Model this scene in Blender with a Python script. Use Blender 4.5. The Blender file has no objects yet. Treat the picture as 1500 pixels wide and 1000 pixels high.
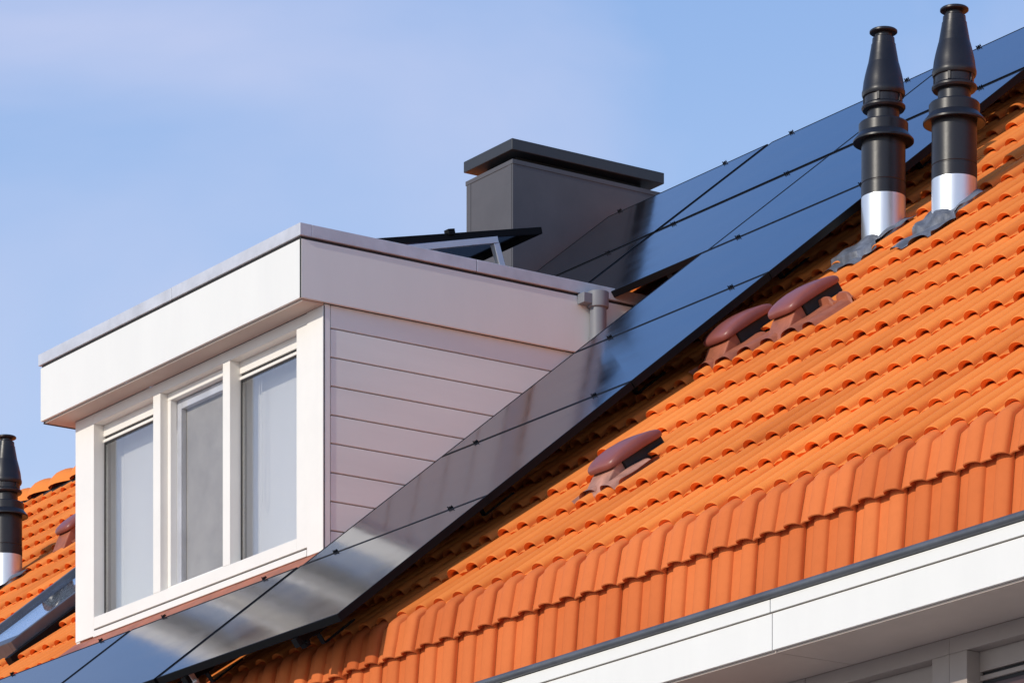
import bpy, math, random
import numpy as np
from mathutils import Vector, Matrix
random.seed(7); rng = np.random.default_rng(7)
S = bpy.context.scene
C = S.collection
R = math.radians

# ------------------------------------------------------------------ frame of the place
# X runs along the eaves, Y into the house, Z up; origin = top corner of the dormer's window wall (metres)
PITCH = R(38.7); CP, SP = math.cos(PITCH), math.sin(PITCH)
ZR = -1.242                        # height of the tile plane at Y = 0
GROUND = -7.94
def rf(u, v, h=0.0):               # roof frame: u along eaves, v up the slope, h off the tiles
    return (u, v*CP - h*SP, ZR + v*SP + h*CP)
ROOF_ROT = Matrix(((1,0,0),(0,CP,-SP),(0,SP,CP))).to_4x4()

# ------------------------------------------------------------------ materials
def new_mat(name):
    m = bpy.data.materials.new(name); m.use_nodes = True
    nt = m.node_tree
    return m, nt, nt.nodes['Principled BSDF']
def N(nt, t, **kw):
    n = nt.nodes.new(t)
    for k, v in kw.items(): setattr(n, k, v)
    return n
def ramp(nt, src, stops):
    r = N(nt, 'ShaderNodeValToRGB'); nt.links.new(src, r.inputs[0])
    el = r.color_ramp.elements
    while len(el) < len(stops): el.new(0.5)
    for e, (p, c) in zip(el, stops): e.position = p; e.color = (*c, 1)
    return r.outputs[0]
def mat(name, col, rough=0.5, metal=0.0, var=0.12, scale=6.0, bump=0.0, bscale=60.0, ior=1.5, coat=0.0, stretch=(1,1,1), spec=0.5):
    m, nt, b = new_mat(name)
    tc = N(nt, 'ShaderNodeTexCoord'); mp = N(nt, 'ShaderNodeMapping'); mp.inputs['Scale'].default_value = stretch
    nt.links.new(tc.outputs['Object'], mp.inputs[0])
    no = N(nt, 'ShaderNodeTexNoise'); no.inputs['Scale'].default_value = scale; no.inputs['Detail'].default_value = 6; no.inputs['Roughness'].default_value = .65
    nt.links.new(mp.outputs[0], no.inputs['Vector'])
    lo = tuple(c*(1-var) for c in col); hi = tuple(min(1, c*(1+var)) for c in col)
    nt.links.new(ramp(nt, no.outputs[0], [(.3, lo), (.7, hi)]), b.inputs['Base Color'])
    b.inputs['Roughness'].default_value = rough; b.inputs['Metallic'].default_value = metal; b.inputs['IOR'].default_value = ior
    b.inputs['Coat Weight'].default_value = coat; b.inputs['Specular IOR Level'].default_value = spec
    rr = N(nt, 'ShaderNodeMapRange'); rr.inputs['To Min'].default_value = max(.02, rough-.08); rr.inputs['To Max'].default_value = min(1, rough+.08)
    nt.links.new(no.outputs[0], rr.inputs[0]); nt.links.new(rr.outputs[0], b.inputs['Roughness'])
    if bump:
        n2 = N(nt, 'ShaderNodeTexNoise'); n2.inputs['Scale'].default_value = bscale; n2.inputs['Detail'].default_value = 4
        nt.links.new(mp.outputs[0], n2.inputs['Vector'])
        bp = N(nt, 'ShaderNodeBump'); bp.inputs['Strength'].default_value = bump; bp.inputs['Distance'].default_value = .01
        nt.links.new(n2.outputs[0], bp.inputs['Height']); nt.links.new(bp.outputs[0], b.inputs['Normal'])
    return m

def tile_material(name, base):
    m, nt, b = new_mat(name)
    tc = N(nt, 'ShaderNodeTexCoord')
    at = N(nt, 'ShaderNodeAttribute', attribute_name='tint')
    n1 = N(nt, 'ShaderNodeTexNoise'); n1.inputs['Scale'].default_value = 1.3; n1.inputs['Detail'].default_value = 5
    n2 = N(nt, 'ShaderNodeTexNoise'); n2.inputs['Scale'].default_value = 28; n2.inputs['Detail'].default_value = 6; n2.inputs['Roughness'].default_value = .7
    for n in (n1, n2): nt.links.new(tc.outputs['Object'], n.inputs['Vector'])
    dk = tuple(c*f for c, f in zip(base, (.80, .70, .66))); lt = tuple(min(1, c*f) for c, f in zip(base, (1.10, 1.16, 1.2)))
    c1 = ramp(nt, at.outputs['Fac'], [(0, dk), (.5, base), (1, lt)])
    c2 = ramp(nt, n1.outputs[0], [(.3, (.86,.84,.82)), (.7, (1.0,1.0,1.0))])
    c3 = ramp(nt, n2.outputs[0], [(.25, (.78,.76,.74)), (.55, (1,1,1)), (.8, (1.0,1.0,1.0))])
    m1 = N(nt, 'ShaderNodeMix', data_type='RGBA', blend_type='MULTIPLY'); m1.inputs[0].default_value = 1
    m2 = N(nt, 'ShaderNodeMix', data_type='RGBA', blend_type='MULTIPLY'); m2.inputs[0].default_value = .28
    nt.links.new(c1, m1.inputs[6]); nt.links.new(c2, m1.inputs[7])
    nt.links.new(m1.outputs[2], m2.inputs[6]); nt.links.new(c3, m2.inputs[7])
    nt.links.new(m2.outputs[2], b.inputs['Base Color'])
    b.inputs['Roughness'].default_value = .7; b.inputs['Specular IOR Level'].default_value = .08
    bp = N(nt, 'ShaderNodeBump'); bp.inputs['Strength'].default_value = .15; bp.inputs['Distance'].default_value = .003
    nt.links.new(n2.outputs[0], bp.inputs['Height']); nt.links.new(bp.outputs[0], b.inputs['Normal'])
    return m

M = {}
M['tile']     = tile_material('orange_clay_tile', (.88, .262, .058))
M['tile2']    = tile_material('redder_clay_tile', (.74, .195, .058))
M['white']    = mat('white_paint', (.775,.765,.73), .45, var=.022, scale=3, stretch=(1.5,1.5,.35))
M['frame']    = mat('white_window_paint', (.82,.79,.74), .35, var=.03, scale=4)
M['clad']     = mat('white_cladding_board', (.78,.80,.77), .6, var=.05, scale=3, bump=.06, bscale=30, stretch=(1,.15,1), spec=.2)
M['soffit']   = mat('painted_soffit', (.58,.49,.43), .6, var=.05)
M['zinc']     = mat('weathered_zinc', (.56,.57,.62), .45, metal=.15, var=.14, scale=5, bump=.08, bscale=14)
M['zincdark'] = mat('dark_zinc', (.13,.14,.16), .45, metal=.5, var=.2, scale=5)
M['steel']    = mat('brushed_steel', (.72,.75,.78), .38, metal=.85, var=.05, scale=40, stretch=(1,1,.1))
M['alu']      = mat('aluminium', (.62,.63,.66), .4, metal=.8, var=.06, scale=12)
M['joint']    = mat('dark_joint', (.025,.024,.026), .7)
M['black']    = mat('black_plastic', (.013,.014,.019), .36, var=.2, scale=9, bump=.03, bscale=50, spec=.4)
M['pvframe']  = mat('black_anodised', (.005,.005,.006), .5, var=.1, spec=.12)
M['chimney']  = mat('grey_chimney_sheet', (.098,.100,.115), .75, var=.12, scale=2.5, bump=.04, bscale=6, spec=.12)
M['cap']      = mat('dark_chimney_cap', (.024,.028,.036), .5, var=.12, scale=4)
M['dark']     = mat('dark_interior', (.02,.02,.02), .9)
M['hood']     = mat('red_brown_vent', (.25,.075,.06), .38, var=.1, scale=8, bump=.04, bscale=40)
M['redlead']  = mat('red_brown_flashing', (.36,.11,.055), .55, var=.3, scale=7, bump=.3, bscale=16)
M['palelead'] = mat('weathered_flashing', (.42,.20,.14), .6, var=.4, scale=9, bump=.3, bscale=20)
M['lead']     = mat('grey_lead', (.13,.145,.18), .55, metal=.1, var=.5, scale=14, bump=.5, bscale=22)
M['pipe']     = mat('grey_downpipe', (.19,.20,.225), .55, metal=0.0, var=.06, scale=6)
M['ground']   = mat('paving', (.30,.28,.26), .9, var=.25, scale=.4)
M['rear']     = mat('rear_tiles', (.5,.14,.04), .7, var=.2, scale=3)
M['blind']    = mat('pale_blind', (.80,.80,.80), .8, var=.04, scale=2, stretch=(1,1,.2))
M['roofing']  = mat('grey_roofing_felt', (.12,.12,.125), .85, var=.2, scale=8)

def brick_material():
    m, nt, b = new_mat('brown_brick')
    tc = N(nt, 'ShaderNodeTexCoord'); sx = N(nt, 'ShaderNodeSeparateXYZ'); cx = N(nt, 'ShaderNodeCombineXYZ')
    nt.links.new(tc.outputs['Object'], sx.inputs[0]); ad = N(nt, 'ShaderNodeMath', operation='ADD')
    nt.links.new(sx.outputs[0], ad.inputs[0]); nt.links.new(sx.outputs[1], ad.inputs[1])
    nt.links.new(ad.outputs[0], cx.inputs[0]); nt.links.new(sx.outputs[2], cx.inputs[1])
    br = N(nt, 'ShaderNodeTexBrick'); br.inputs['Scale'].default_value = 1; br.inputs['Brick Width'].default_value = .22; br.inputs['Row Height'].default_value = .065
    br.inputs['Mortar Size'].default_value = .006
    br.inputs['Color1'].default_value = (.28,.13,.08,1); br.inputs['Color2'].default_value = (.2,.09,.06,1); br.inputs['Mortar'].default_value = (.4,.38,.35,1)
    nt.links.new(cx.outputs[0], br.inputs['Vector']); nt.links.new(br.outputs[0], b.inputs['Base Color']); b.inputs['Roughness'].default_value = .85
    return m
M['brick'] = brick_material()

def pv_glass():
    m, nt, b = new_mat('black_solar_glass')
    tc = N(nt, 'ShaderNodeTexCoord'); mp = N(nt, 'ShaderNodeMapping'); mp.inputs['Scale'].default_value = (.8, 2.2, 1)
    nt.links.new(tc.outputs['Object'], mp.inputs[0])
    n1 = N(nt, 'ShaderNodeTexNoise'); n1.inputs['Scale'].default_value = 3.0; n1.inputs['Detail'].default_value = 6
    nt.links.new(mp.outputs[0], n1.inputs['Vector'])
    b.inputs['Base Color'].default_value = (.010,.011,.016,1); b.inputs['IOR'].default_value = 1.52
    rr = N(nt, 'ShaderNodeMapRange'); rr.inputs['From Min'].default_value = .3; rr.inputs['From Max'].default_value = .7
    rr.inputs['To Min'].default_value = .065; rr.inputs['To Max'].default_value = .11
    nt.links.new(n1.outputs[0], rr.inputs[0]); nt.links.new(rr.outputs[0], b.inputs['Roughness'])
    # dust film: a thin uneven grey in the base colour
    nt.links.new(ramp(nt, n1.outputs[0], [(.35, (.010,.011,.016)), (.75, (.020,.020,.023))]), b.inputs['Base Color'])
    n2 = N(nt, 'ShaderNodeTexNoise'); n2.inputs['Scale'].default_value = 1.6; n2.inputs['Detail'].default_value = 1
    nt.links.new(tc.outputs['Object'], n2.inputs['Vector'])
    bp = N(nt, 'ShaderNodeBump'); bp.inputs['Strength'].default_value = .10; bp.inputs['Distance'].default_value = .01
    nt.links.new(n2.outputs[0], bp.inputs['Height']); nt.links.new(bp.outputs[0], b.inputs['Normal'])
    return m
M['pv'] = pv_glass()

def window_glass(name, ior, tint=(.8,.86,.9), rough=.01):
    m, nt, b = new_mat(name)
    out = [n for n in nt.nodes if n.type == 'OUTPUT_MATERIAL'][0]
    nt.nodes.remove(b)
    lw = N(nt, 'ShaderNodeLayerWeight'); pw = N(nt, 'ShaderNodeMath', operation='POWER'); pw.inputs[1].default_value = 5
    nt.links.new(lw.outputs['Facing'], pw.inputs[0])
    fr = N(nt, 'ShaderNodeMapRange'); fr.inputs['To Min'].default_value = ior; fr.inputs['To Max'].default_value = 1
    nt.links.new(pw.outputs[0], fr.inputs[0])
    tr = N(nt, 'ShaderNodeBsdfTransparent'); tr.inputs[0].default_value = (*tint, 1)
    gl = N(nt, 'ShaderNodeBsdfGlossy'); gl.inputs['Roughness'].default_value = rough; gl.inputs[0].default_value = (.95,.97,1,1)
    tc = N(nt, 'ShaderNodeTexCoord'); n2 = N(nt, 'ShaderNodeTexNoise'); n2.inputs['Scale'].default_value = 2.5; n2.inputs['Detail'].default_value = 1
    nt.links.new(tc.outputs['Object'], n2.inputs['Vector'])
    bp = N(nt, 'ShaderNodeBump'); bp.inputs['Strength'].default_value = .08; bp.inputs['Distance'].default_value = .01
    nt.links.new(n2.outputs[0], bp.inputs['Height']); nt.links.new(bp.outputs[0], gl.inputs['Normal'])
    mx = N(nt, 'ShaderNodeMixShader')
    nt.links.new(fr.outputs[0], mx.inputs[0]); nt.links.new(tr.outputs[0], mx.inputs[1]); nt.links.new(gl.outputs[0], mx.inputs[2])
    nt.links.new(mx.outputs[0], out.inputs[0])
    return m
M['glass'] = window_glass('double_glazing', .19, tint=(.93,.93,.92))
M['skyglass'] = window_glass('roof_window_glass', .25, tint=(.9,.93,.96))
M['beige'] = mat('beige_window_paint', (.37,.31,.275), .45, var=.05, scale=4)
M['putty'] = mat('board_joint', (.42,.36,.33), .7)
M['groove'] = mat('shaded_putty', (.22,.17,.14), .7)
M['screen'] = mat('grey_insect_screen', (.30,.285,.27), .8, var=.16, scale=5, bump=.1, bscale=400)

# ------------------------------------------------------------------ mesh helpers
class MB:
    def __init__(s): s.v = []; s.f = []
    def add(s, vs, fs):
        o = len(s.v); s.v += [tuple(p) for p in vs]; s.f += [tuple(i+o for i in f) for f in fs]
    def box(s, a, b, fn=None):
        x0,y0,z0 = a; x1,y1,z1 = b
        vs = [(x0,y0,z0),(x1,y0,z0),(x1,y1,z0),(x0,y1,z0),(x0,y0,z1),(x1,y0,z1),(x1,y1,z1),(x0,y1,z1)]
        if fn: vs = [fn(*p) for p in vs]
        s.add(vs, [(0,3,2,1),(4,5,6,7),(0,1,5,4),(1,2,6,5),(2,3,7,6),(3,0,4,7)]); return s
    def prism(s, poly, axis, a, b):           # extrude a polygon given in the other two axes
        n = len(poly)
        def P(q, t):
            if axis == 'x': return (t, q[0], q[1])
            if axis == 'y': return (q[0], t, q[1])
            return (q[0], q[1], t)
        s.add([P(q, a) for q in poly] + [P(q, b) for q in poly],
              [tuple(range(n))[::-1], tuple(range(n, 2*n))] + [(i, (i+1) % n, n+(i+1) % n, n+i) for i in range(n)]); return s
    def lathe(s, prof, c=(0,0,0), seg=40):    # prof: (radius, z) from the bottom up
        o = len(s.v); n = len(prof)
        for r_, z_ in prof:
            for k in range(seg):
                t = 2*math.pi*k/seg; s.v.append((c[0]+r_*math.cos(t), c[1]+r_*math.sin(t), c[2]+z_))
        for i in range(n-1):
            for k in range(seg):
                k2 = (k+1) % seg
                s.f.append((o+i*seg+k, o+i*seg+k2, o+(i+1)*seg+k2, o+(i+1)*seg+k))
        s.f.append(tuple(o+k for k in range(seg))[::-1]); s.f.append(tuple(o+(n-1)*seg+k for k in range(seg))); return s
    def tube(s, a, b, r_, seg=12):
        a = Vector(a); b = Vector(b); d = (b-a).normalized()
        p = d.orthogonal().normalized(); q = d.cross(p); vs = []
        for c in (a, b):
            for k in range(seg):
                t = 2*math.pi*k/seg; vs.append(tuple(c + p*r_*math.cos(t) + q*r_*math.sin(t)))
        s.add(vs, [tuple(range(seg))[::-1], tuple(range(seg, 2*seg))] + [(k, (k+1) % seg, seg+(k+1) % seg, seg+k) for k in range(seg)]); return s
    def grid(s, P):                            # P[i][j] points
        n = len(P); m_ = len(P[0])
        s.add([p for row in P for p in row], [(i*m_+j, i*m_+j+1, (i+1)*m_+j+1, (i+1)*m_+j) for i in range(n-1) for j in range(m_-1)]); return s
    def build(s, name, m, parent=None, bevel=0.0, smooth=None, loc=None):
        me = bpy.data.meshes.new(name); me.from_pydata(s.v, [], s.f); me.update()
        me.materials.append(m)
        if smooth is not None:
            me.polygons.foreach_set('use_smooth', [True]*len(me.polygons)); me.set_sharp_from_angle(angle=R(smooth))
        o = bpy.data.objects.new(name, me); C.objects.link(o)
        if parent: o.parent = parent
        if loc: o.location = loc
        if bevel:
            bv = o.modifiers.new('edge', 'BEVEL'); bv.width = bevel; bv.segments = 2; bv.limit_method = 'ANGLE'; bv.angle_limit = R(35)
        return o
def tag(o, label=None, cat=None, group=None, kind=None):
    if label: o['label'] = label
    if cat: o['category'] = cat
    if group: o['group'] = group
    if kind: o['kind'] = kind
    return o
def empty(name, loc=(0,0,0), rot=None):
    o = bpy.data.objects.new(name, None); C.objects.link(o); o.empty_display_size = .1
    if rot is not None: o.matrix_world = Matrix.Translation(loc) @ rot
    else: o.location = loc
    return o
def copy_tree(o, parent=None):
    c = o.copy(); C.objects.link(c)
    if parent: c.parent = parent
    for ch in list(o.children): copy_tree(ch, c)
    return c

# ------------------------------------------------------------------ world, sun, camera
SUN = Vector((.10, -1.0, .46)).normalized()
w = bpy.data.worlds.new('World'); S.world = w; w.use_nodes = True
nt = w.node_tree; bg = nt.nodes['Background']; bg.inputs[1].default_value = .15
sky = N(nt, 'ShaderNodeTexSky', sky_type='NISHITA'); sky.sun_disc = False
sky.sun_elevation = math.asin(SUN.z); sky.sun_rotation = math.atan2(SUN.x, SUN.y)
sky.altitude = 0; sky.air_density = 1.0; sky.dust_density = .3; sky.ozone_density = 2.5
tc = N(nt, 'ShaderNodeTexCoord'); mp = N(nt, 'ShaderNodeMapping'); mp.inputs['Scale'].default_value = (1, 1, 1.7); mp.inputs['Location'].default_value = (.05, .95, .12)
nt.links.new(tc.outputs['Generated'], mp.inputs[0])
n1 = N(nt, 'ShaderNodeTexNoise'); n1.inputs['Scale'].default_value = 6.5; n1.inputs['Detail'].default_value = 5; n1.inputs['Roughness'].default_value = .48
n1.inputs['Distortion'].default_value = .5
nt.links.new(mp.outputs[0], n1.inputs['Vector'])
sxyz = N(nt, 'ShaderNodeSeparateXYZ'); nt.links.new(tc.outputs['Generated'], sxyz.inputs[0])
def times(v, k):
    m_ = N(nt, 'ShaderNodeVectorMath', operation='SCALE'); m_.inputs['Scale'].default_value = k; nt.links.new(v, m_.inputs[0]); return m_.outputs[0]
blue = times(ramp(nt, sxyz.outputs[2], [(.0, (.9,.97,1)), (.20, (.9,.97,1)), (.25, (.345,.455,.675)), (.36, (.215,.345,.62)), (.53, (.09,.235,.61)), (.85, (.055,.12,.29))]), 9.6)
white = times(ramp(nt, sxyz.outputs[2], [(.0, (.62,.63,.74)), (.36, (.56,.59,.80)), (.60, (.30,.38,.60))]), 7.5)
cov = N(nt, 'ShaderNodeMath', operation='MULTIPLY')
nt.links.new(ramp(nt, n1.outputs[0], [(.37, (0,0,0)), (.66, (.58,.58,.58))]), cov.inputs[0])
nt.links.new(ramp(nt, sxyz.outputs[2], [(.34, (1,1,1)), (.50, (.25,.25,.25))]), cov.inputs[1])
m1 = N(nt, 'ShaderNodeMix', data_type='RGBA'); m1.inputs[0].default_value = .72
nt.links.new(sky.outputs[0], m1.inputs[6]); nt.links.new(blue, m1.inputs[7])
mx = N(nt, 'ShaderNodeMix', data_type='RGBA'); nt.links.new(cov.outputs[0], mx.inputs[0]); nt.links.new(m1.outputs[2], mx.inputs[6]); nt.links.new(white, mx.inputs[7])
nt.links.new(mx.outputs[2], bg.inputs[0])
sl = bpy.data.lights.new('sun', 'SUN'); sl.energy = 2.95; sl.angle = R(.5); sl.color = (1, .92, .79)
so = bpy.data.objects.new('sun', sl); C.objects.link(so); so.rotation_euler = SUN.to_track_quat('Z', 'Y').to_euler(); so.location = (0,-10,12)

cd = bpy.data.cameras.new('camera'); cam = bpy.data.objects.new('camera', cd); C.objects.link(cam); S.camera = cam
cd.sensor_fit = 'HORIZONTAL'; cd.sensor_width = 36; cd.lens = 6179/1500*36; cd.shift_y = 1.2; cd.shift_x = 0; cd.clip_end = 2000; cd.clip_start = .5
a_, b_ = .5630670406669743, -.8264112219195332
right = Vector((a_, -b_, 0)); fwd = Vector((b_, a_, 0))
Mx = Matrix((right, Vector((0,0,1)), -fwd)).transposed().to_4x4()
cam.matrix_world = Matrix.Translation((17.963, -11.099, -6.336)) @ Mx
S.view_settings.view_transform = 'Standard'; S.view_settings.look = 'None'; S.view_settings.gamma = 1; S.view_settings.exposure = 0.0
S.render.film_transparent = False

# ------------------------------------------------------------------ ground
tag(MB().grid([[(-400,-400,GROUND),(400,-400,GROUND)],[(-400,400,GROUND),(400,400,GROUND)]]).build('ground', M['ground']), kind='structure')

# ------------------------------------------------------------------ the house
XL, XR = -12.6, 9.6
house = empty('terraced_house', (0, -.88, GROUND))
tag(house, 'house with bright orange tiled roof steepening to upright tiles above a white boarded eave', 'house')
HI = Matrix.Translation((0, .88, -GROUND))
def hpart(mb, name, m, bevel=0, smooth=None, parent=None):
    o = mb.build(name, m, parent or house, bevel, smooth)
    if parent is None: o.location = (0, .88, -GROUND)
    return o

GAUGE = .347; TILT = R(5.3); RH = .0305; RW = .0425; CPH = 6.02      # tile gauge, tilt, roll height / half width, phase
V0 = -1.425
def roll(x):                                                       # double-roll cross-section, top of roll = 0
    d = (x - CPH + .075) % .15 - .075
    if abs(d) < RW: return -RH + RH*math.sqrt(max(0, 1-(d/RW)**2))**.8
    return -RH - .002*math.cos((abs(d)-RW)/(.075-RW)*math.pi/2) * 1.0
def tile_h(u, v):
    t = (v - V0) % GAUGE
    return roll(u) - t*math.tan(TILT)
def cover_h(u, v):                                                 # what a sheet dressed over the tiles rests on
    return max(tile_h(u+a, v+b) for a in (-.011, 0, .011) for b in (-.016, 0, .016))
prof_d = [0.0, .012, .030]
for c in (.105, .255):                                             # one tile: pan, roll, pan, roll; its right edge steps down
    prof_d += [c-.058, c-.0432, c-.0405, c-.034, c-.024, c-.012, c, c+.012, c+.024, c+.034, c+.0405]
    if c < .2: prof_d += [c+.0432, c+.058, c+.075]
prof_d += [.2975, .2976]
prof_d = np.array(prof_d); PN = len(prof_d)
prof_h = np.array([roll(CPH - .105 + d) for d in prof_d])
prof_h[0] -= .006; prof_h[1] -= .003; prof_h[-2] = -RH*.92; prof_h[-1] = -RH - .014

class Tiles:
    def __init__(s): s.v = []; s.f = []; s.t = []; s.n = 0
    def strip(s, rows, tint):                                      # rows: list of (PN,3) arrays
        o = s.n
        s.v += rows; s.n += PN*len(rows)
        for i in range(len(rows)-1):
            b0 = o+i*PN; j = np.arange(PN-1)
            s.f.append(np.stack([b0+j, b0+j+1, b0+PN+j+1, b0+PN+j], 1)); s.t.append(np.full(PN-1, tint))
    def build(s, name, m):
        V = np.concatenate(s.v); F = np.concatenate(s.f); T = np.concatenate(s.t)
        me = bpy.data.meshes.new(name)
        me.vertices.add(len(V)); me.vertices.foreach_set('co', V.astype(np.float32).ravel())
        me.loops.add(F.size); me.loops.foreach_set('vertex_index', F.astype(np.int32).ravel())
        me.polygons.add(len(F)); me.polygons.foreach_set('loop_start', np.arange(0, F.size, 4, dtype=np.int32))
        me.update(calc_edges=True); me.validate()
        at = me.attributes.new('tint', 'FLOAT', 'FACE'); at.data.foreach_set('value', T.astype(np.float32))
        me.polygons.foreach_set('use_smooth', [True]*len(F)); me.set_sharp_from_angle(angle=R(33))
        me.materials.append(m)
        o = bpy.data.objects.new(name, me); C.objects.link(o); o.parent = house; o.location = (0, .88, -GROUND)
        return o
def rfa(u, v, h):
    return np.stack([u, v*CP - h*SP, ZR + v*SP + h*CP], 1)

T = Tiles()
x_start = CPH - .105 - .3*math.ceil((CPH-.105-XL)/.3)
ncol = int((XR - x_start)/.3)
NROW = 18
for k in range(NROW):
    v0 = V0 + k*GAUGE
    for i in range(ncol):
        x0 = x_start + i*.3
        xc = x0+.15; yc = (v0+.17)*CP
        if -2.5 < xc < -.1 and .15 < yc < 1.85: continue            # inside the dormer
        u = x0 + prof_d; dz = rng.normal(0, .0016); rot = rng.normal(0, .0022); dv = rng.normal(0, .0025); tt = math.tan(TILT + rng.normal(0, .003))
        tint = float(np.clip(rng.normal(.5, .17), 0, 1))
        hh = prof_h + dz + rot*(prof_d-.15)
        f0 = v0 + dv
        L = GAUGE + .06
        if k == NROW-1: L = GAUGE
        rows = [rfa(u, np.full(PN, f0+L), hh - L*tt + np.where(prof_h < -RH*.8, .008, .002)), rfa(u, np.full(PN, f0+.012), hh - .012*tt), rfa(u, np.full(PN, f0+.002), hh - .0012),
                rfa(u, np.full(PN, f0), hh - .004), rfa(u, np.full(PN, f0+.009), hh - .018), rfa(u, np.full(PN, f0+.014), hh - .021), rfa(u, np.full(PN, f0+.07), hh - .0215)]
        T.strip(rows, tint)
T.build('roof_tiles', M['tile'])

def sweep_course(T, path, ncol, x_start, xoff=0):
    P = np.array(path, float)
    d = np.gradient(P, axis=0); d /= np.linalg.norm(d, axis=1)[:, None]
    nrm = np.stack([d[:,1], -d[:,0]], 1)                           # outward for a path that runs down and towards -Y
    for i in range(ncol):
        x0 = x_start + i*.3 + xoff; u = x0 + prof_d
        dz = rng.normal(0, .0015); rot = rng.normal(0, .003); dv = rng.normal(0, .003)
        tint = float(np.clip(rng.normal(.42, .17), 0, 1))
        # the left joint sinks a little so that each tile's edge shadows its neighbour
        hh = prof_h + dz + rot*(prof_d-.15)
        hh = np.where(prof_h > -RH-.003, (hh + RH)*.74 - RH, hh); hh[-1] -= .018
        rows = []
        for j in range(len(P)):
            off = P[j] + (d[-1]*dv if j >= len(P)-2 else 0)
            yz = off[None, :] + nrm[j][None, :]*hh[:, None]
            rows.append(np.stack([u, yz[:,0], yz[:,1]], 1))
        e = P[-1] + d[-1]*(dv+.003); n_ = nrm[-1]
        for hs, back in ((-.004, 0), (-.022, .015), (-.034, .019), (-.036, .06)):
            yz = (e - d[-1]*back)[None, :] + n_[None, :]*(hh+hs)[:, None]
            rows.append(np.stack([u, yz[:,0], yz[:,1]], 1))
        T.strip(rows[::-1][::-1], tint)
MT = Tiles()
sweep_course(MT, [(-.93,-2.026),(-1.09,-2.134),(-1.132,-2.163),(-1.152,-2.181),(-1.162,-2.205),(-1.168,-2.236),(-1.190,-2.343)], ncol, x_start)
sweep_course(MT, [(-1.143,-2.26),(-1.156,-2.33),(-1.163,-2.40),(-1.188,-2.69)], ncol, x_start)
MT.build('mansard_tiles', M['tile2'])
# weather-tight deck below the tiles, the rear slope and the gable walls
AY, AZ = rf(0, 4.74)[1:]
hole = MB()
def deck(x0, x1, v0, v1): hole.box((x0, v0, -.13), (x1, v1, -.095), rf)
deck(XL, -2.5, V0, 4.73); deck(-.1, XR, V0, 4.73); deck(-2.5, -.1, V0, .1); deck(-2.5, -.1, 2.5, 4.73)
hpart(hole, 'roof_deck', M['dark'])
RYB = AY + (AY+1.1)
hpart(MB().prism([(AY, AZ-.03), (RYB, AZ-.03-(RYB-AY)*math.tan(PITCH)), (RYB, AZ-.1-(RYB-AY)*math.tan(PITCH)), (AY, AZ-.1)], 'x', XL, XR), 'rear_roof', M['rear'])
for x0, x1 in ((XL-.1, XL), (XR, XR+.1)):
    hpart(MB().prism([(-.88, GROUND), (RYB-.3, GROUND), (RYB-.3, -2.3), (AY, AZ-.12), (-1.05, -2.25), (-1.1, -2.84), (-.88, -2.84)], 'x', x0, x1), 'gable_wall', M['brick'])
hpart(MB().box((XL, -.86, GROUND), (5.0, -.5, -2.85)).box((7.15, -.86, GROUND), (XR, -.5, -2.85)).box((5.0, -.86, GROUND), (7.15, -.5, -4.3)), 'front_wall', M['brick'])
hpart(MB().box((XL, RYB-.4, GROUND), (XR, RYB-.3, -2.3)), 'rear_wall', M['brick'])
hpart(MB().box((XL, -1.09, -2.83), (XR, -1.05, -2.20)), 'mansard_board', M['dark'])
# ridge tiles
def ridge_mesh():
    P = []
    for i, (x, r_) in enumerate([(0,.104),(.015,.120),(.05,.138),(.11,.150),(.18,.148),(.26,.128),(.32,.108),(.355,.098)]):
        row = []
        for k in range(13):
            t = math.pi*(k/12); row.append((x, -r_*1.15*math.cos(t), r_*math.sin(t)*.92 - .03))
        P.append(row)
    mb = MB().grid(P)
    lip = []
    for s_ in (1.0, .86):
        lip.append([(0, -.104*1.15*s_*math.cos(math.pi*k/12), .104*s_*math.sin(math.pi*k/12)*.92-.03) for k in range(13)])
    mb.grid(lip); return mb
rt = ridge_mesh().build('ridge_tile', M['tile'], house, smooth=50)
a0 = rt.data.attributes.new('tint', 'FLOAT', 'FACE'); a0.data.foreach_set('value', [.5]*len(rt.data.polygons))
nr = int((XR-XL)/.33)
for i in range(nr):
    o = rt if i == 0 else rt.copy()
    if i: C.objects.link(o); o.parent = house
    o.location = (XL + i*.33, AY+.88, AZ-.068-GROUND + random.uniform(-.003,.003)); o.rotation_euler = (0, R(random.uniform(-.4,.4)), R(random.uniform(-.7,.7)))
hpart(MB().prism([(AY-.15, AZ-.145), (AY-.11, AZ-.085), (AY+.11, AZ-.085), (AY+.15, AZ-.145)], 'x', XL, XR), 'ridge_mortar', M['joint'])
# gutter, boards of the eave and the soffit, jointed every three metres
def segs(x): return [(a + .0025, b - .0025) for a, b in zip(x[:-1], x[1:])]
cuts = [XL, -9.714, -6.714, -3.714, -.714, 2.286, 5.286, 8.286, XR]
g = MB()
prof = [(-1.262,-2.634)] + [(-1.279 + .0165*math.cos(t), -2.6315 + .0165*math.sin(t)) for t in np.linspace(R(40), R(320), 16)] + [(-1.262,-2.640),(-1.262,-2.69),(-1.18,-2.70),(-1.175,-2.62),(-1.178,-2.62),(-1.183,-2.696),(-1.259,-2.686)]
g.prism(prof, 'x', XL, XR); gut = hpart(g, 'gutter', M['zincdark'], smooth=50)
for a, b in segs(cuts):
    hpart(MB().box((a, -1.277, -2.699), (b, -1.2635, -2.6505)), 'upper_eave_board', M['white'], bevel=.0015)
cuts2 = [c+.004 if -12 < c < 9 else c for c in cuts]
for a, b in segs(cuts2):
    hpart(MB().box((a, -1.270, -2.843), (b, -1.253, -2.7035)), 'lower_eave_board', M['white'], bevel=.0015)
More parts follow.
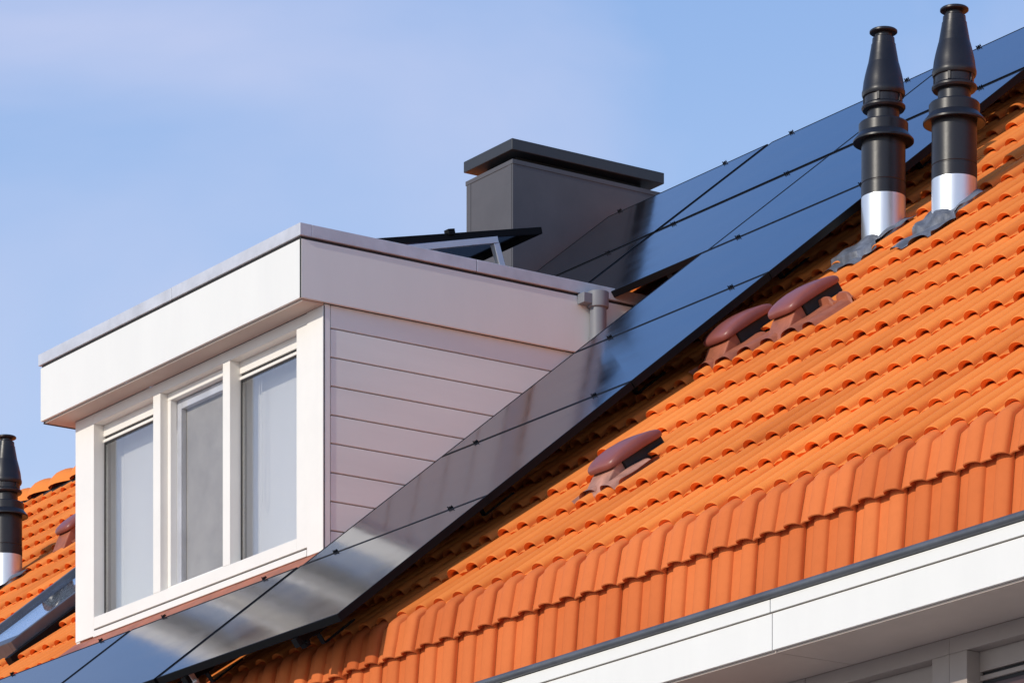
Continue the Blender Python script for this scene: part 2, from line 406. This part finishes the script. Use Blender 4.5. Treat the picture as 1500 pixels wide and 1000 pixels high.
hpart(MB().box((XL, -1.2525, -2.842), (XR, -1.2, -2.70)).box((XL,-1.2665,-2.7032),(XR,-1.2525,-2.6992)), 'eave_backing', M['groove'])
for a, b in segs([c+.012 if -12 < c < 9 else c for c in cuts]):
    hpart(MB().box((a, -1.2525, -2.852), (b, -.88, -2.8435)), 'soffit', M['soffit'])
hpart(MB().box((XL,-1.243,-2.8425),(XR,-.87,-2.8415)), 'soffit_backing', M['joint'])
# first-floor windows under the eave
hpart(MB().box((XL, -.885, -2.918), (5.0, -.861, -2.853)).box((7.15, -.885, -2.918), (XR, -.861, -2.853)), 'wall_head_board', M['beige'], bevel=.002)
def low_window(x0, x1):
    fr = MB()
    y0 = -.882
    fr.box((x0, y0, -2.915), (x1, -.80, -2.8525))
    fr.box((x0, y0, -4.30), (x0+.10, -.80, -2.915)); fr.box((x1-.10, y0, -4.30), (x1, -.80, -2.915)); fr.box((x0+.10, y0, -4.30), (x1-.10, -.80, -4.22))
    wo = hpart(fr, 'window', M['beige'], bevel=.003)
    def sub(mb, n, m, bv=0): return mb.build(n, m, wo, bv)
    a, b = x0+.10, x1-.10
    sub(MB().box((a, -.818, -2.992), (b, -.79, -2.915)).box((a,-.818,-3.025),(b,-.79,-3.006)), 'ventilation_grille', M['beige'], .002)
    sub(MB().box((a, -.80, -3.006), (b, -.788, -2.992)).box((a, -.805, -3.04), (b, -.79, -3.025)), 'vent_slot', M['joint'])
    cas = MB().box((a, -.81, -3.10), (b, -.77, -3.04)).box((a, -.81, -4.22), (b, -.77, -4.16)).box((a, -.81, -4.16), (a+.06, -.77, -3.10)).box((b-.06, -.81, -4.16), (b, -.77, -3.10))
    sub(cas, 'casement', mat('dark_red_casement', (.07,.035,.04), .4, var=.1), .002)
    sub(MB().box((a+.06, -.79, -4.16), (b-.06, -.785, -3.10)), 'pane', M['glass'])
    sub(MB().box((a, -.72, -4.22), (b, -.71, -2.95)), 'blind', M['blind'])
    return wo
low_window(5.0, 5.866); low_window(5.8665, 7.15)

# ------------------------------------------------------------------ dormer
dorm = empty('dormer', (-1.3, 0, -1.225))
tag(dorm, 'white flat-roofed dormer with three tall panes and a boarded pinkish side wall', 'dormer')
def dpart(mb, name, m, bevel=0, smooth=None, parent=None):
    o = mb.build(name, m, parent or dorm, bevel, smooth)
    if parent is None: o.location = (1.3, 0, 1.225)
    return o
FX0, FX1, FY, SX = -2.73, .022, -.147, .022
# fascia boards with dark joints
dpart(MB().box((FX0, FY, 0), (FX1-.012, FY+.018, .2925)), 'front_fascia', M['white'], bevel=.002)
dpart(MB().prism([(FY+.004, 0), (1.53, 0), (1.9, .2925), (FY+.004, .2925)], 'x', SX-.018, SX), 'side_fascia', M['white'], bevel=.002)
dpart(MB().prism([(FY+.02, 0), (1.53, 0), (1.9, .2925), (FY+.02, .2925)], 'x', FX0, FX0+.018), 'side_fascia', M['white'], bevel=.002)
jn = MB().box((FX0+.01, FY+.004, .293), (FX1-.004, FY+.02, .306)).box((FX1-.02, FY+.02, .293), (FX1-.004, 1.9, .306)).box((FX1-.0118, FY+.0012, .001), (FX1-.001, FY+.0038, .293))
jn.box((FX0-.001, FY+.019, -.011), (FX0+.02, 1.5, -.0005))
dpart(jn, 'joint_strip', M['joint'])
# zinc edge trim, in lengths
for i, (a, b) in enumerate([(FX0-.010, -1.262), (-1.259, FX1+.010)]):
    dpart(MB().box((a, FY-.010, .306), (b, FY+.06, .369)), 'edge_trim', M['zinc'], bevel=.003)
for a, b in ((FY+.0605, .9), (.903, 1.985)):
    dpart(MB().box((FX1-.05, a, .306), (FX1+.010, b, .3685)), 'edge_trim', M['zinc'], bevel=.003)
    dpart(MB().box((FX0-.010, a, .306), (FX0+.05, b, .3685)), 'edge_trim', M['zinc'], bevel=.003)
dpart(MB().box((FX0+.05, FY+.06, .30), (FX1-.05, 2.0, .335)), 'flat_roof', M['roofing'])
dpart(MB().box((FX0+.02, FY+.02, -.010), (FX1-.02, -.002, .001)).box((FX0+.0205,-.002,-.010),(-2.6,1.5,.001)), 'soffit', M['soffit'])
# side walls: boards with shadow grooves; the wall is cut along the slope of the roof
def side_wall(x0, x1, mname, sgn):
    zb = [0, -.113, -.258, -.402, -.546, -.688, -.834, -.978, -1.124, -1.27]
    def yroof(z): return (z - ZR + .06)/math.tan(PITCH)
    mb = MB()
    for a, b in zip(zb[:-1], zb[1:]):
        top, bot = a - .007, b
        if a == 0: top = 0
        xo = x1
        mb.prism([(.045, bot), (max(.05, yroof(bot)), bot), (max(.05, yroof(top)), top), (.045, top)], 'x', min(x0, xo), max(x0, xo))
    dpart(mb, 'side_cladding', M['clad'], bevel=.0035)
    inner = x1 - sgn*.010
    back = MB().prism([(.06, -1.3), (.1, -1.3), (yroof(-.0015), -.0015), (.06, -.0015)], 'x', min(x0 - sgn*.01, inner), max(x0 - sgn*.01, inner))
    dpart(back, 'side_wall', M['putty'])
    dpart(MB().box((min(x0, x1+sgn*.004), .006, -1.30), (max(x0, x1+sgn*.004), .040, -.0005)), 'corner_post', M['clad'], bevel=.003)
side_wall(-.04, -.004, 'clad', 1); side_wall(-2.56, -2.596, 'clad', -1)
# front corner boards
dpart(MB().box((-.154, -.004, -1.235), (-.001, .030, -.0105)), 'corner_board', M['frame'], bevel=.002)
dpart(MB().box((-.1575, .004, -1.235), (-.1545, .030, -.0105)).box((-.0012, .0005, -1.235), (.0005, .006, -.011)), 'joint_strip', M['joint'])
# window
fw = MB()
FZ0, FZ1 = -1.187, -.0105
fw.box((-2.60, 0, -1.225), (-2.391, .09, FZ1))                     # left post
fw.box((-2.391, 0, -.066), (-.158, .09, FZ1))                      # head
fw.box((-.262, 0, FZ0), (-.158, .0901, -.066))                     # right post
fw.box((-1.732, 0, -1.122), (-1.655, .0902, -.066)); fw.box((-.998, 0, -1.122), (-.925, .0902, -.066))
fw.box((-2.391, 0, FZ0), (-.262, .0905, -1.122))                   # bottom rail
win = dpart(fw, 'window', M['frame'], bevel=.003)
def wsub(mb, name, m, bevel=0): return mb.build(name, m, win, bevel)
wsub(MB().box((-2.389, -.006, -1.234), (-.158, .03, -1.199)), 'window_sill', M['frame'], .003)
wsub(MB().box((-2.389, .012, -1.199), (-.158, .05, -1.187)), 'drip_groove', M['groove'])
for x0, x1 in ((-2.391, -1.732), (-.925, -.262)):
    wsub(MB().box((x0, .062, -.128), (x1, .085, -.066)), 'ventilation_grille', M['frame'], .002)
    wsub(MB().box((x0, .060, -.160), (x1, .085, -.144)), 'ventilation_grille', M['frame'], .002)
    wsub(MB().box((x0, .074, -.144), (x1, .086, -.128)).box((x0, .066, -.168), (x1, .085, -.160)), 'vent_slot', M['joint'])
    wsub(MB().box((x0, .070, -1.122), (x1, .074, -.168)), 'pane', M['glass'])
    wsub(MB().box((x0, .066, -1.122), (x0+.012, .0695, -.168)).box((x0+.012, .066, -1.122), (x1, .0695, -1.112)), 'glazing_seal', M['joint'])
    # curtain hanging inside, with folds at its left edge
    P = []
    xs = np.linspace(x0-.10, x1+.25, 70)
    for zz in (-1.16, -.6, -.05):
        P.append([(x, .17 + (.012*math.sin((x-x0)*70) if x < x0+.02 else 0), zz) for x in xs])
    wsub(MB().grid(P), 'curtain', M['blind'])
cm = MB()
cp = [(-.735, -.17), (-.738, -.55), (-.745, -.72), (-.738, -.80), (-.722, -.83), (-.706, -.80), (-.701, -.70), (-.708, -.5), (-.712, -.17)]
for p, q in zip(cp[:-1], cp[1:]): cm.tube((p[0]-.10, .125, p[1]), (q[0]-.10, .125, q[1]), 0.002, 8)
wsub(cm, 'blind_cord', M['frame'])
# opening casement in the middle with an insect screen
a, b = -1.655, -.998
wsub(MB().box((a, .045, -.105), (b, .085, -.066)).box((a, .045, -1.122), (b, .085, -1.095)).box((a, .045, -1.095), (a+.032, .085, -.105)).box((b-.03, .045, -1.095), (b, .085, -.105)), 'casement', M['frame'], .003)
wsub(MB().box((a+.032, .12, -1.10), (b-.03, .122, -.10)), 'insect_screen', M['screen'])
wsub(MB().box((a+.032, .086, -1.10), (a+.075, .119, -.10)).box((a+.075, .086, -.155), (b-.03, .119, -.105)), 'screen_frame', M['zinc'], .003)
wsub(MB().box((a+.0322, .084, -1.095), (b-.0302, .0855, -.105)), 'pane', window_glass('thin_glass', .03, tint=(.97,.97,.97)))
# dark room behind
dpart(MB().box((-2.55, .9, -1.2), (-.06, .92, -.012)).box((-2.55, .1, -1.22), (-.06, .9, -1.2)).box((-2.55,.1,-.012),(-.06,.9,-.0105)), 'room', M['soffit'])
# apron flashing under the sill
ap = [[rf(x, v, h) for x in np.linspace(-2.62, .03, 30)] for v, h in ((.012, .004), (-.05, .006), (-.2, .008), (-.36, .008))]
dpart(MB().grid(ap), 'apron_flashing', M['redlead'], smooth=60)

sf = [[rf(x, v, h) for v in np.linspace(-.02, 2.56, 40)] for x, h in ((.0, .006), (.012, .006), (.10, .006), (.21, .006), (.225, .003))]  # unseen strip, added to cut orange bounce from the tiles onto the cladding
dpart(MB().grid(sf), 'bounce_cut_strip', M['redlead'], smooth=60)
# ------------------------------------------------------------------ downpipe at the back of the dormer side
dp = empty('downpipe', (.09, 1.64, 0))
tag(dp, 'short grey metal downpipe with square hopper on the dormer side, behind the solar panels', 'downpipe')
PX = .062
mb = MB().lathe([(.054, .235), (.056, .245), (.056, .318), (.050, .318), (.048, .255)], (PX, 1.64, 0), 32)
mb.box((PX-.038, 1.535, .247), (PX+.022, 1.64, .300))
o = mb.build('hopper', M['pipe'], dp, .004, smooth=40); o.location = (-.09, -1.64, 0)
o = MB().lathe([(.044, -.05), (.044, .236)], (PX, 1.64, 0), 32).build('pipe', M['pipe'], dp, smooth=40); o.location = (-.09, -1.64, 0)
o = MB().lathe([(.048, .06), (.048, .085)], (PX, 1.64, 0), 32).box((.022, 1.63, .062), (.05, 1.65, .083)).build('bracket', M['pipe'], dp, smooth=40); o.location = (-.09, -1.64, 0)

# ------------------------------------------------------------------ solar panels
PH = 1.006; HT = .15
def clamp_mesh():
    mb = MB().box((-.022, -.016, -.004), (.022, .016, .006))
    mb.tube((0,0,.006), (0,0,.016), .008, 6)
    mb.prism([(-.024,.004),(-.020,.004),(-.030,.020),(-.034,.020)], 'y', -.006, .006)
    mb.prism([(.024,.004),(.020,.004),(.030,.020),(.034,.020)], 'y', -.006, .006)
    mb.prism([(-.03,-.004),(-.024,-.004),(-.024,-.02),(-.03,-.02)], 'y', -.006, .006)
    return mb
clamp_me = None
pan_cache = {}
def solar_panel(uc, vc, W, label, clamps=(-.49, .49), group='black solar panels on the tiled roof', h=HT):
    global clamp_me
    p = empty('solar_panel', rf(uc, vc, h), ROOF_ROT)
    tag(p, label, 'solar panel', group)
    W = round(W, 3)
    if W not in pan_cache:
        f = .011; t = .036
        fr = MB().box((-W/2, -PH/2, -t), (W/2, -PH/2+f, 0)).box((-W/2, PH/2-f, -t), (W/2, PH/2, 0)).box((-W/2, -PH/2+f, -t), (-W/2+f, PH/2-f, 0)).box((W/2-f, -PH/2+f, -t), (W/2, PH/2-f, 0))
        fo = fr.build('frame', M['pvframe'], p, .0015)
        go = MB().box((-W/2+f, -PH/2+f, -.012), (W/2-f, PH/2-f, -.0015)).build('glass', M['pv'], p)
        pan_cache[W] = (fo, go)
    else:
        for o in pan_cache[W]:
            c = o.copy(); C.objects.link(c); c.parent = p
    for x in clamps:
        if clamp_me is None:
            c = clamp_mesh().build('clamp', M['pvframe'], p); clamp_me = c
        else:
            c = clamp_me.copy(); C.objects.link(c); c.parent = p
        c.location = (x, PH/2+.010, .001); c.scale = (.52,.52,.52)
    return p
vs = [-1.19, -.185, .828, 1.84, 2.857, 3.90]
L1, L2, L3 = 1.612, 1.572, 1.53
solar_panel(-1.66, vs[0], L1, 'leftmost solar panel below the dormer sill, cut off by the bottom edge of the photo')
solar_panel(-.025, vs[0], L1, 'solar panel just below the dormer sill, between two slanting seams')
solar_panel(1.605, vs[0], L1-.02, 'lowest solar panel right of the dormer sill with grey and white reflections')
mid = ['solar panel beside the boarded dormer wall, brownish in reflection', 'solar panel beside the rear end of the white fascia, half brown half blue', 'blue solar panel right of the downpipe, its upper edge meeting the dark gap']
for k in (1, 2, 3):
    solar_panel(1.617, vs[k], L2, mid[k-1])
up = {(4,0): 'dark solar panel in front of the chimney foot, lower of the two mirroring it', (4,1): 'solar panel in the second row from the top, right of the thick slanting gap', (4,2): 'solar panel behind the left of the two tall black flues',
      (5,0): 'top-row solar panel that mirrors the dark chimney side', (5,1): 'top-row solar panel right of the thick slanting gap', (5,2): 'top-row solar panel at the upper right corner, behind the right tall flue'}
for k in (4, 5):
    solar_panel(-1.462, vs[k], L3, up[(k,0)], (-.66, .36))
    solar_panel(.108, vs[k], L3, up[(k,1)], (-.60, .40))
    solar_panel(1.635, vs[k], L3, up[(k,2)], (-.54, .42))

# mounting rails running up the slope under the panels, on roof hooks
def rail(u, v0, v1, label):
    t = empty('mounting_rail', rf(u, v0, .09), ROOF_ROT); tag(t, label, 'rail', 'black rails under the solar panels')
    L = v1-v0
    MB().box((-.02, 0, -.018), (.02, L, .022)).build('rail', M['pvframe'], t, .002)
    for q in [.12 + i*1.1 for i in range(int(L/1.1)+1)]:
        MB().box((-.015, q, -.075), (.015, q+.005, -.016)).box((-.015, q+.005, -.079), (.015, q+.20, -.073)).box((-.02, q-.02, -.024), (.02, q+.05, -.018)).build('roof_hook', M['pvframe'], t)
    MB().box((-.021, -.004, -.019), (.021, -.0005, .023)).build('end_cap', M['pvframe'], t)
    MB().box((-.018, .02, -.04), (.022, .05, .055)).tube((.022,.035,-.02),(.04,.035,-.02),.009,8).build('end_clamp', M['alu'] if abs(u-1.03) < .01 else M['pvframe'], t, .002)
for u, v0, v1, l in ((-2.12,-1.70,-.68,'rail under the leftmost solar panel below the dormer sill'), (-1.12,-1.70,-.68,'rail under the first slanting seam side of the panel below the dormer'),
                  (-.51,-1.70,-.68,'left rail under the solar panel below the middle of the dormer window'), (.49,-1.70,-.68,'right rail under the panel below the dormer window, its metal hook over the tiles'),
                  (1.03,-1.70,4.42,'long rail under the panels nearest the dormer side, up to the ridge'), (2.01,-1.70,4.42,'long rail under the free right edge of the panel strip, up to the ridge'),
                  (-2.12,2.36,4.42,'rail at the left end of the upper panels by the chimney'), (-1.11,2.36,4.42,'second rail from the chimney under the upper panels'),
                  (-.49,2.36,4.42,'rail right of the thick gap under the upper panels'), (.51,2.36,4.42,'rail under the middle of the upper panels')):
    rail(u, v0, v1, l)

# ------------------------------------------------------------------ tilted panel on the dormer's flat roof
tp = empty('solar_panel', (-.5, .616, .336)); tag(tp, 'dark tilted solar panel on an aluminium frame standing on the flat dormer roof', 'solar panel')
TA = math.atan2(.813-.564, 1.67-.616)
def tl(x, y, z_): return (x, y*math.cos(TA) - z_*math.sin(TA), .228 + y*math.sin(TA) + z_*math.cos(TA))
mb = MB(); LP = 1.083
for a_b in (((-1.6,0,-.036),(0,.012,0)), ((-1.6,LP-.012,-.036),(0,LP,0)), ((-1.6,.012,-.036),(-1.588,LP-.012,0)), ((-.012,.012,-.036),(0,LP-.012,0))): mb.box(*a_b, tl)
mb.build('frame', M['pvframe'], tp, .0015)
MB().box((-1.588,.012,-.012),(-.012,LP-.012,-.002), tl).build('glass', M['pv'], tp)
for q in (.44, .5):
    pass
MB().box((-.03,.47,-.01),(.012,.51,.02), tl).build('clamp', M['pvframe'], tp)
def bar(mb, p0, p1, w_, d_):          # bar between (y,z) points, w_ thick across, d_ along X
    p0 = Vector(p0); p1 = Vector(p1); d = (p1-p0).normalized(); n = Vector((-d.y, d.x))*w_
    mb.prism([tuple(p0), tuple(p1), tuple(p1+n), tuple(p0+n)], 'x', -.0, d_)
for xo in (.085, -1.5):
    mb = MB(); bar(mb, (-.10, .092), (.70, .298), .034, .036); o = mb.build('support_frame', M['alu'], tp, .002); o.location = (xo, 0, 0)
    mb = MB(); bar(mb, (.805, .005), (.703, .300), .036, .036); o = mb.build('support_leg', M['alu'], tp, .002); o.location = (xo-.0015, 0, 0)
    mb = MB(); mb.box((0, -.14, .003), (.036, 1.0, .03)); o = mb.build('base_rail', M['alu'], tp, .002); o.location = (xo+.001, 0, 0)

# ------------------------------------------------------------------ chimney
CXn, CXf = -2.40, -2.889; CYn, CYf = 2.78, 3.858; CZ = 2.026
ch = empty('chimney', (-2.64, 3.3, 1.0)); tag(ch, 'square dark grey sheet-clad chimney with a floating flat cap, behind the dormer', 'chimney')
def cpart(mb, name, m, bevel=0): o = mb.build(name, m, ch, bevel); o.location = (2.64, -3.3, -1.0); return o
zt = CZ - .122
cpart(MB().box((CXf, CYn, .6), (CXn, CYf, zt)), 'shaft', M['chimney'], .003)
cpart(MB().box((CXf-.004, CYn-.004, zt-.022), (CXn+.004, CYf+.004, zt+.004)), 'top_trim', M['chimney'], .002)
for x in (CXf+.03, CXn-.03):
    cpart(MB().box((x-.02, CYn-.003, .6), (x+.02, CYn-.0005, zt-.023)), 'corner_seam', M['chimney'], .001)
cpart(MB().box((CXf+.09, CYn+.09, zt+.004), (CXn-.09, CYf-.09, CZ-.06)), 'flue_core', M['dark'])
cpart(MB().box((CXf-.012, CYn-.012, CZ-.066), (CXn+.012, CYf+.012, CZ)), 'cap', M['cap'], .004)
cpart(MB().box((CXf-.05, CYn-.10, .6), (CXn+.05, CYn-.003, 1.05)), 'flashing', M['lead'], .004)

# ------------------------------------------------------------------ flues
def flue(u, v, dz, label):
    x, y, z_ = rf(u, v)
    t = empty('flue_pipe', (x, y, z_+dz)); tag(t, label, 'flue', 'black boiler flues on the tiles')
    def p(prof, n, m, seg=48): return MB().lathe(prof, seg=seg).build(n, m, t, smooth=22)
    p([(.104, -.25), (.104, .158)], 'steel_sleeve', M['steel'])
    p([(.100, .15), (.1045, .156), (.1045, .214), (.101, .217), (.101, .221), (.1035, .224), (.1035, .45)], 'lower_pipe', M['black'])
    p([(.108, .420), (.139, .413), (.1435, .415), (.1435, .423), (.138, .430), (.124, .447), (.1165, .456), (.1165, .500), (.112, .506), (.08, .507)], 'storm_collar', M['black'])
    p([(.0755, .50), (.0755, .575)], 'upper_pipe', M['black'])
    p([(.086, .562), (.098, .566), (.1035, .575), (.1035, .583), (.094, .592), (.090, .594), (.090, .626), (.098, .630), (.102, .640), (.102, .652), (.0985, .662), (.094, .70), (.0865, .735), (.079, .765), (.0735, .785), (.0725, .7855), (.070, .80), (.058, .868), (.0575, .876), (.054, .878), (.0535, .884), (.052, .905), (.047, .909), (.040, .911), (.040, .924), (.060, .928), (.0655, .932), (.0655, .939), (.061, .943), (.03, .945)], 'cowl', M['black'])
    s_ = MB()
    for k in range(5):
        a = 2*math.pi*k/5 + .3; c, s2 = math.cos(a), math.sin(a)
        s_.box((-.004, -.006, .594), (.003, .006, .628), lambda px, py, pz, c=c, s2=s2: (c*(.093+px)-s2*py, s2*(.093+px)+c*py, pz))
    s_.build('vent_fins', M['black'], t)
    # lead slate dressed over the tiles in front of the pipe
    U = np.linspace(u-.18, u+.155, 40); V = np.linspace(v-.32, v+.08, 26)
    P = []
    for vv in V:
        row = []
        for uu in U:
            d = math.hypot(uu-u, (vv-v))
            sm = -.012 - ((vv-V0) % GAUGE)*math.tan(TILT)*.9
            k = min(1, max(0, (.40-d)/.16)); hh = cover_h(uu, vv); hh = hh*(1-k) + max(sm, hh)*k + .014 + .022*max(0, (.150-d)/.05)*(d < .150) + .003*math.sin(uu*37+vv*53)
            q = rf(uu + .012*math.sin(vv*31), vv + .02*math.sin(uu*23+u), hh); row.append((q[0]-x, q[1]-y, q[2]-z_-dz))
        P.append(row)
    MB().grid(P).build('flashing', M['lead'], t, smooth=60)
    return t
flue(2.558, 1.935, -.010, 'left one of the two tall black flues with silver sleeves at the upper right')
flue(3.149, 1.850, -.048, 'right one of the two tall black flues, topmost in the photo')
flue(-6.87, 2.295, -.005, 'black flue cut by the left edge, beside the orange ridge')

# ------------------------------------------------------------------ vent tiles
def hood_mesh():
    # shell: rounded rectangle seen from above, arched along the slope
    P = []; n = 22; m_ = 20; LX, LY = .118, .168
    def outline(t):
        a = 2*math.pi*t; e = .34
        return (LX*math.copysign(abs(math.cos(a))**e, math.cos(a)), LY*math.copysign(abs(math.sin(a))**e, math.sin(a)))
    rings = [(0.0,.060),(.45,.0595),(.78,.058),(.90,.0555),(.955,.051),(.985,.044),(1.0,.034),(1.0,.014),(.975,.002),(.93,-.003),(.86,-.004),(.84,.006),(.5,.012),(0,.012)]
    K = 48
    for s_, z_ in rings:
        row = []
        for k in range(K+1):
            x, y = outline((k % K)/K); x *= s_ if s_ > 0 else .001; y *= s_ if s_ > 0 else .001
            # longitudinal arch: ends droop, front end tapers
            zz = -.004 + (z_+.004)*.92*(1 - .34*abs(y/LY)**2.2); dr = -.007*(y/LY)**2 - .006*(x/LX)**2*(z_ > .02)
            x *= 1 - .12*max(0, -y/LY)
            row.append((x, y, zz + dr))
        P.append(row)
    return MB().grid(P)
hood_src = None
def vent(u, v, label, h=.046, tilt=-4.5, flash='redlead', fl=(-.32, .13, -.30, .10)):
    global hood_src
    t = empty('roof_vent', rf(u, v, 0), ROOF_ROT); tag(t, label, 'roof vent', 'red-brown roof vents among the tiles')
    if hood_src is None:
        hood_src = hood_mesh().build('hood', M['hood'], t, smooth=32); o = hood_src
    else:
        o = hood_src.copy(); C.objects.link(o); o.parent = t
    o.location = (0, 0, h); o.rotation_euler = (R(tilt), 0, 0)
    # throat of the vent with dark louvre openings
    MB().prism([(-.095, -.06), (.15, -.06), (.15, h+.004), (-.095, h+.012)], 'x', -.092, .092).build('throat', M['dark'], t, .004)
    MB().prism([(-.26, -.05), (-.26, -.018), (-.20, h*.35), (-.155, h*.88), (-.13, h+.003), (-.0955, h+.008), (-.0955, -.05)], 'x', -.080, .080).build('front_cheek', M[flash], t, .006)
    # flexible flashing pressed onto the course below
    P = []
    for vv in np.linspace(v+fl[2], v+fl[3], 40):
        row = []
        for uu in np.linspace(u+fl[0], u+fl[1], 70):
            hh = cover_h(uu, vv); d = math.hypot(uu-u, vv-v)
            k = min(1, max(0, (.30-d)/.15)); hh = hh + .015 + k*.004 + .002*math.sin(uu*41+vv*29)
            q = rf(uu, vv + .012*math.sin(uu*19), hh); row.append((q[0], q[1], q[2]))
        P.append(row)
    inv = t.matrix_world.inverted()
    P = [[tuple(inv @ Vector(p)) for p in row] for row in P]
    MB().grid(P).build('flashing', M[flash], t, smooth=60)
vent(3.06, -.42, 'red-brown roof vent alone among the lower orange tiles, with a pale weathered skirt', h=.036, flash='palelead', fl=(-.14, .24, -.26, .0))
vent(2.455, .975, 'lower left one of the two neighbouring red-brown vents touching the solar panel edge', fl=(-.14, .34, -.27, .0))
vent(2.91, 1.005, 'upper right one of the two neighbouring red-brown vents below the flues', fl=(-.13, .32, -.27, .0))
vent(-6.62, 2.86, 'purplish roof vent half hidden behind the left post of the dormer', fl=(-.13, .14, -.2, .0))

# ------------------------------------------------------------------ roof window left of the dormer
rw = empty('roof_window', rf(-4.30, 1.03, 0), ROOF_ROT); tag(rw, 'dark framed roof window low on the tiles at the left edge, reflecting clouds', 'roof window')
hw, hl = .46, .66; zt = .066
fr = MB().box((-hw, -hl, -.03), (-hw+.04, hl, zt)).box((hw-.04, -hl, -.03), (hw, hl, zt)).box((-hw+.04, -hl, -.03), (hw-.04, -hl+.09, zt)).box((-hw+.04, hl-.10, -.03), (hw-.04, hl, zt+.001))
fr.build('frame', M['zincdark'], rw, .004)
MB().box((-hw+.041, -hl+.091, zt-.03), (hw-.041, hl-.101, zt-.024)).build('pane', M['skyglass'], rw)
MB().box((-hw+.041, -hl+.091, zt-.060), (hw-.041, hl-.101, zt-.050)).build('pane_brightener', M['blind'], rw)  # added pale sheet, brightens the pane in place of a sky reflection
MB().box((-hw-.10, -hl-.10, -.045), (-hw-.001, hl+.08, .012)).box((hw+.001, -hl-.10, -.045), (hw+.07, hl+.08, .010)).box((-hw-.001, hl+.001, -.045), (hw+.001, hl+.08, .011)).build('flashing', M['pvframe'], rw, .003)
